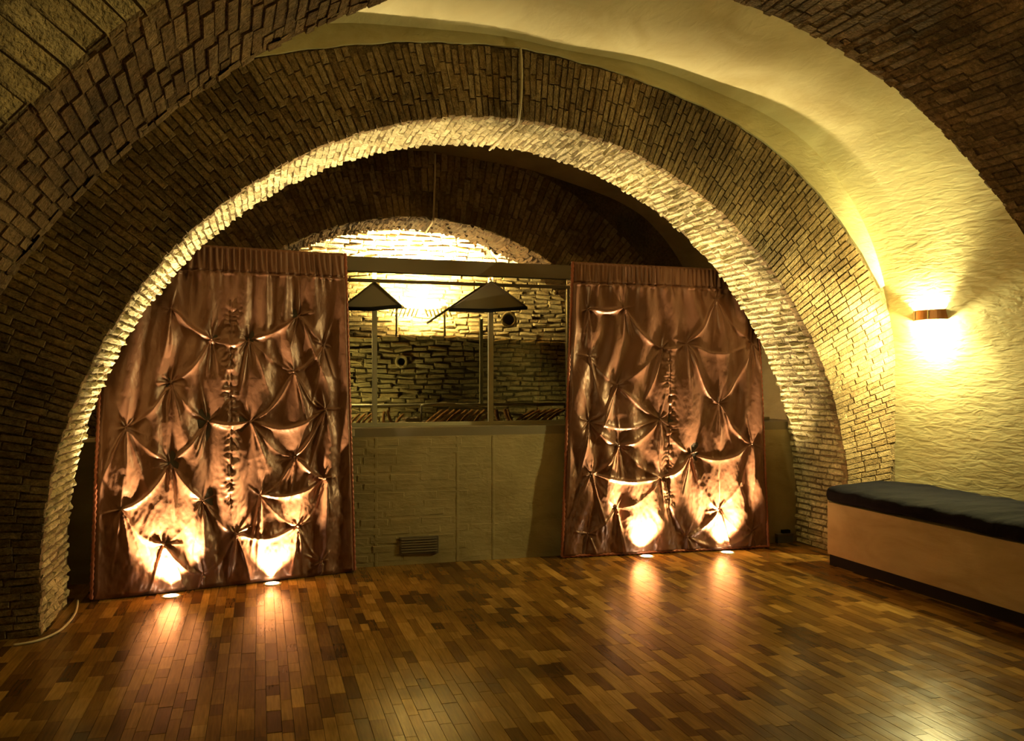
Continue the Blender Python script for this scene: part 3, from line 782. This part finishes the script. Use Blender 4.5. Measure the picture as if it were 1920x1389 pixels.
    np_obj('satin_fabric', V, F, M['satin'], root, True)
    o0 = (BL+BR)/2
    # wooden back frame
    b0 = -nrm
    V = []
    for dd in (0.0, 0.028):
        for c in (BL, BR, TR, TL): V.append(c+b0*dd-o0)
    for q in (0, 1, 4, 5): V[q].z = max(V[q].z, 0.0)+0.001
    mesh_obj('backing_board', V, [(0, 1, 2, 3), (7, 6, 5, 4), (0, 4, 5, 1), (1, 5, 6, 2), (2, 6, 7, 3), (3, 7, 4, 0)], M['board'], root)
    # braided cord piping down the sides, along the foot
    def cord(A_, B_, nm):
        n = int((B_-A_).length/0.012); V = []; F = []; d = (B_-A_).normalized(); u_ = nrm; w_ = d.cross(u_)
        for i in range(n+1):
            c = A_+(B_-A_)*i/n+u_*0.016-o0; tw = i*0.9
            for j in range(8):
                an = 2*PI*j/8; r_ = 0.0125*(1+0.28*math.cos(2*(an-tw)))
                V.append(c+(u_*math.cos(an)+w_*math.sin(an))*r_)
        for i in range(n):
            for j in range(8): F.append((i*8+j, i*8+(j+1) % 8, (i+1)*8+(j+1) % 8, (i+1)*8+j))
        mesh_obj(nm, V, F, M['piping'], root, True)
    up_ = Vector((0, 0, 0.014))
    cord(BL+up_, TL, 'side_piping'); cord(BR+up_, TR, 'side_piping')
    if pipes: cord(BL+up_, BR+up_, 'foot_piping')
    # covered buttons at the tufts
    for (a, b) in T:
        ss, tt = a/Wd, b/Ht; c = BL*(1-ss)*(1-tt)+BR*ss*(1-tt)+TR*ss*tt+TL*(1-ss)*tt-o0
        if not (0.02 < ss < 0.98 and 0.01 < tt < 0.99): continue
        i_, j_ = int(tt*(NT-1)), int(ss*(NS-1)); c = c+nrm*(h[i_, j_]+0.002)
        bm = bmesh.new(); bmesh.ops.create_uvsphere(bm, u_segments=8, v_segments=5, radius=0.009)
        bmesh.ops.translate(bm, verts=bm.verts[:], vec=c)
        bm_obj('button', bm, M['satin'], root, True)
    return root
LT = [(318, 580), (395, 637), (465, 637), (558, 592), (605, 647), (548, 698), (320, 718), (607, 768), (388, 790), (467, 790), (235, 802), (318, 868), (550, 857), (378, 938), (485, 928), (607, 897), (555, 986), (225, 955), (305, 1020), (380, 1076), (440, 1000), (600, 1052)]
RT = [(1101, 580), (1168, 578), (1338, 562), (1285, 644), (1240, 652), (1103, 668), (1155, 722), (1408, 642), (1345, 757), (1234, 786), (1103, 790), (1158, 834), (1293, 850), (1408, 832), (1238, 896), (1106, 887), (1155, 951), (1345, 955), (1285, 1005), (1408, 995), (1102, 1000)]
panel([(-1.10, 6.62, 0.0), (0.70, 7.08, 0.0), (0.645, 7.26, 2.49), (-1.06, 6.92, 2.49)], LT, ((430, 560), (430, 960)), (520, 515), 'copper satin tufted panel standing on the left under the arch', 31, False)
panel([(2.43, 7.16, 0.0), (4.34, 7.105, 0.0), (4.42, 7.44, 2.50), (2.57, 7.29, 2.50)], RT, ((1252, 650), (1252, 960)), (1200, 535), 'copper satin tufted panel standing on the right under the arch', 57, True)

# ------------------------------------------------------------------ recessed floor lamps
FLOORL = [((-0.593, 6.62), 'leftmost glowing floor lamp at the foot of the left satin panel', (-0.62, 6.85, 0.75)),
          ((0.084, 6.82), 'glowing floor lamp near the inner end of the left satin panel', (0.10, 7.02, 0.7)),
          ((3.14, 7.02), 'glowing floor lamp near the inner end of the right satin panel', (3.14, 7.22, 0.6)),
          ((3.88, 6.99), 'rightmost glowing floor lamp at the foot of the right satin panel', (3.9, 7.2, 0.6))]
for (x, y), lab, tg in FLOORL:
    r = empty('floor_lamp', (x, y, 0)); tag(r, lab, 'lamp', 'recessed lamps at the foot of the satin panels')
    bm = bmesh.new(); n = 28; ring = []
    for (rad, z) in ((0.066, -0.001), (0.066, 0.005), (0.050, 0.007), (0.050, -0.001)):
        ring.append([bm.verts.new((rad*math.cos(2*PI*i/n), rad*math.sin(2*PI*i/n), z)) for i in range(n)])
    for a in range(3):
        for i in range(n): bm.faces.new((ring[a][i], ring[a][(i+1) % n], ring[a+1][(i+1) % n], ring[a+1][i]))
    bm_obj('rim', bm, M['metal'], r, True)
    bm = bmesh.new(); bmesh.ops.create_uvsphere(bm, u_segments=24, v_segments=8, radius=0.050)
    for v in bm.verts: v.co.z = max(0, v.co.z)*0.16+0.003
    bm_obj('lens', bm, M['lens'], r, True)
    lamp('floor_light', 'SPOT', (x, y, 0.035), P_FLOOR, HALO, None, tg, 0.022, 92, 0.8)

# ------------------------------------------------------------------ sconces
def sconce(x, y, z, label, power, side=-1):
    r = empty('wall_sconce', (x, y, z)); tag(r, label, 'lamp')
    lb('wall_plate', (side*0.02, -0.10, -0.035), (0, 0.10, 0.035), M['copper'], r, 0.004) if side > 0 else lb('wall_plate', (-0.012, -0.12, -0.035), (0.0, 0.12, 0.035), M['copper'], r, 0.004)
    V = []; F = []; n = 20
    for i in range(n+1):
        a = -PI/2+PI*i/n; cx_, cy_ = math.cos(a), math.sin(a)
        for (rr, zz) in ((0.190, -0.040), (0.190, 0.040), (0.184, 0.040), (0.184, -0.040)): V.append((side*cx_*rr*0.80, cy_*rr, zz))
    for i in range(n):
        for j in range(4): F.append((i*4+j, i*4+(j+1) % 4, (i+1)*4+(j+1) % 4, (i+1)*4+j))
    F += [(0, 3, 2, 1), (n*4, n*4+1, n*4+2, n*4+3)]
    mesh_obj('curved_shade', V, F, M['copper'], r, False)
    for yy in (-0.075, 0.075): lb('shade_band', (side*0.145 if side < 0 else 0.128, yy-0.006, -0.034), (side*0.128 if side < 0 else 0.145, yy+0.006, 0.034), M['metal'], r)
    for s in (1, -1):
        bm = bmesh.new(); bmesh.ops.create_uvsphere(bm, u_segments=16, v_segments=10, radius=0.022)
        bmesh.ops.translate(bm, verts=bm.verts[:], vec=(side*0.075, 0, s*0.028))
        bm_obj('bulb', bm, M['bulb'], r, True)
        lamp('sconce_and_fill_light', 'POINT', (x+side*0.07, y, z+s*0.088), power, WARM, None, None, 0.025)
    lb('lamp_holder', (side*0.09 if side < 0 else 0.0, -0.012, -0.010), (0.0 if side < 0 else 0.09, 0.012, 0.010), M['metal_dark'], r)
    return r
sconce(XR-0.012, 6.08, 2.01, 'copper wall sconce glowing up and down on the plastered right wall', P_SCONCE)
sconce(XR-0.004, 4.25, 2.01, 'second copper wall sconce, nearer on the right wall above the bench', P_SCONCE2)
sconce(XL+0.006, 1.30, 2.01, 'third copper wall sconce, on the left wall of the nearest bay', P_FRONT, 1)
lamp('sconce_and_fill_light', 'SPOT', (XR-0.18, 6.16, 2.06), P_SIDE, WARM, None, (-1.15, 6.30, 2.0), 0.03, 64, 0.6)   # added fill spot next to the sconce, brightens the left jamb
# unseen spotlight on the left wall, added to light the right jamb
r = empty('added_spotlight', (XL+0.02, 4.55, 2.05)); tag(r, 'added black spotlight out of view on the left wall, aimed across at the arch', 'lamp')
lb('mount_plate', (-0.02, -0.05, -0.05), (0.012, 0.05, 0.05), M['black'], r, 0.003)
tube('spot_can', [(0.01, 0, 0), (0.06, 0.01, 0.0), (0.075, 0.03, 0.0), (0.20, 0.085, 0.0)], [0.012, 0.012, 0.045, 0.05], M['black'], r, 16)
lamp('added_spot_light', 'SPOT', (XL+0.26, 4.66, 2.05), P_LEFT, WARM, None, (4.75, 6.75, 1.95), 0.05, 34, 0.8)

# ------------------------------------------------------------------ bench with cushion
BX = 4.42
bench = empty('bench', (BX, 5.1, 0)); tag(bench, 'long boxed-in bench with stained cream front along the right wall', 'bench')
y0_, y1_ = 3.80, 6.34
def gridbox(name, xa, xb, ya, yb, za, zb, m, fn, nx=10, ny=60, nz=4, par_=None, org=(0, 0, 0)):
    bm = bmesh.new(); bmesh.ops.create_cube(bm, size=1)
    bm.free(); bm = bmesh.new()
    key = {}
    def vt(i, j, k):
        if (i, j, k) not in key:
            p = Vector((xa+(xb-xa)*i/nx, ya+(yb-ya)*j/ny, za+(zb-za)*k/nz)); key[(i, j, k)] = bm.verts.new(fn(p, i/nx, j/ny, k/nz)-Vector(org))
        return key[(i, j, k)]
    for i in range(nx):
        for j in range(ny):
            bm.faces.new((vt(i, j, 0), vt(i, j+1, 0), vt(i+1, j+1, 0), vt(i+1, j, 0))); bm.faces.new((vt(i, j, nz), vt(i+1, j, nz), vt(i+1, j+1, nz), vt(i, j+1, nz)))
    for j in range(ny):
        for k in range(nz):
            bm.faces.new((vt(0, j, k), vt(0, j, k+1), vt(0, j+1, k+1), vt(0, j+1, k))); bm.faces.new((vt(nx, j, k), vt(nx, j+1, k), vt(nx, j+1, k+1), vt(nx, j, k+1)))
    for i in range(nx):
        for k in range(nz):
            bm.faces.new((vt(i, 0, k), vt(i+1, 0, k), vt(i+1, 0, k+1), vt(i, 0, k+1))); bm.faces.new((vt(i, ny, k), vt(i, ny, k+1), vt(i+1, ny, k+1), vt(i+1, ny, k)))
    return bm_obj(name, bm, m, par_, True)
org = (BX, 5.1, 0)
bm_obj('bench_front', box_bm((0, y0_-5.1, 0.085), (XR-BX-0.005, y1_-5.1, 0.505), 0.006), M['plaster_bench'], bench)
bm_obj('plinth', box_bm((0.015, y0_-5.1, 0.0), (XR-BX-0.01, y1_-5.1-0.01, 0.085)), M['black'], bench)
def cush(p, a, b, c):
    q = Vector(p)
    e = min(a, 1-a, 1)*8; rd = 0.012*math.exp(-a*14)
    if c > 0.5: q.z += 0.010*math.sin(q.y*4.1+1)*math.sin(a*3)+0.006*math.sin(q.y*17+q.x*13)+0.004*math.sin(q.y*41+q.x*9)-0.015*math.exp(-a*20)+0.012*math.sin(PI*a)
    else: q.z += 0.006*math.sin(q.y*2.6+0.6)+0.003*math.sin(q.y*13)
    q.x += -0.010*math.sin(PI*c)*(1-a)+0.008*math.sin(q.y*5.3)*(1-a)
    q.y += 0.008*math.sin(PI*c)*(b-0.5)*2
    return q
cu = gridbox('bench_cushion', BX-0.015, XR-0.02, y0_, y1_+0.005, 0.515, 0.635, M['velvet'], cush)
bev = cu.modifiers.new('soft', 'SUBSURF'); bev.levels = 1; bev.render_levels = 1
tag(cu, 'dark navy velvet cushion laid along the top of the bench', 'cushion')

# ------------------------------------------------------------------ cables and small boxes
def cab(name, pts, r, lab, cat='cable'):
    o = tube(name, catmull([tuple(p) for p in pts], 6), r, M['cable']); tag(o, lab, cat); return o
def onA(u, v, A, off): return on_plane(u, v, A['y0']-off)
c2 = [onA(976, 90, A2, 0.025), onA(978, 130, A2, 0.022), onA(977, 180, A2, 0.022), onA(974, 212, A2, 0.025)]
x_ = c2[-1].x; pr = A2['r']-0.02
def sof(x, f): 
    z = A2['cz']+math.sqrt(pr**2-(x-A2['cx'])**2); return Vector((x, yp(A2['y0']+f*(A2['y1']-A2['y0']), x), z))
xa_ = on_plane(972, 222, A2['y0']).x; xb_ = on_plane(918, 277, A2['y1']).x
c2 += [sof(xa_+(xb_-xa_)*f, f) for f in (0.03, 0.3, 0.65, 1.0)]
cab('cable', c2, 0.009, 'pale cable running down the front of the middle arch and across its underside')
c3 = [onA(816, 288, A3, 0.03), onA(815, 340, A3, 0.03), onA(813, 396, A3, 0.03)]
pr3 = A3['r']-0.02
def sof3(x, f):
    z = A3['cz']+math.sqrt(pr3**2-(x-A3['cx'])**2); return Vector((x, yp(A3['y0']+f*(A3['y1']-A3['y0']), x), z))
xa_ = on_plane(812, 400, A3['y0']).x; xb_ = on_plane(797, 421, A3['y1']).x
c3 += [sof3(xa_+(xb_-xa_)*f, f) for f in (0.05, 0.5, 1.0)]
cab('cable', c3, 0.011, 'thin pale cable hanging down the farthest arch above the bright lunette')
def onfloor(u, v):
    d = ray(u, v); t = -CAMH/d[2]; return Vector((d[0]*t, d[1]*t, 0.008))
cab('cable', [onfloor(146, 1128), onfloor(141, 1152), onfloor(118, 1180), onfloor(88, 1197), onfloor(60, 1206), onfloor(25, 1212)], 0.007, 'thin cable curling over the floor by the left foot of the arch')
p0 = on_plane(1452, 1028, 7.22, 0.03, .67); 
bx = empty('socket_box', (0, 0, 0)); tag(bx, 'small grey socket box at the floor right of the right satin panel', 'box')
def pb(name, u0, v0, u1, v1, t, m):
    a = on_plane(u0, v1, 7.225, 0.02, .67); b = on_plane(u1, v0, 7.225, 0.02, .67)
    return bm_obj(name, box_bm((a.x, a.y-t, max(a.z, 0.003)), (b.x, a.y+0.02, b.z), 0.004), m, bx)
pb('box_body', 1454, 1001, 1481, 1030, 0.05, M['grey'])
pb('box_lid', 1453, 998, 1482, 1004, 0.055, M['metal_dark'])
pb('plug', 1464, 992, 1478, 999, 0.035, M['black'])
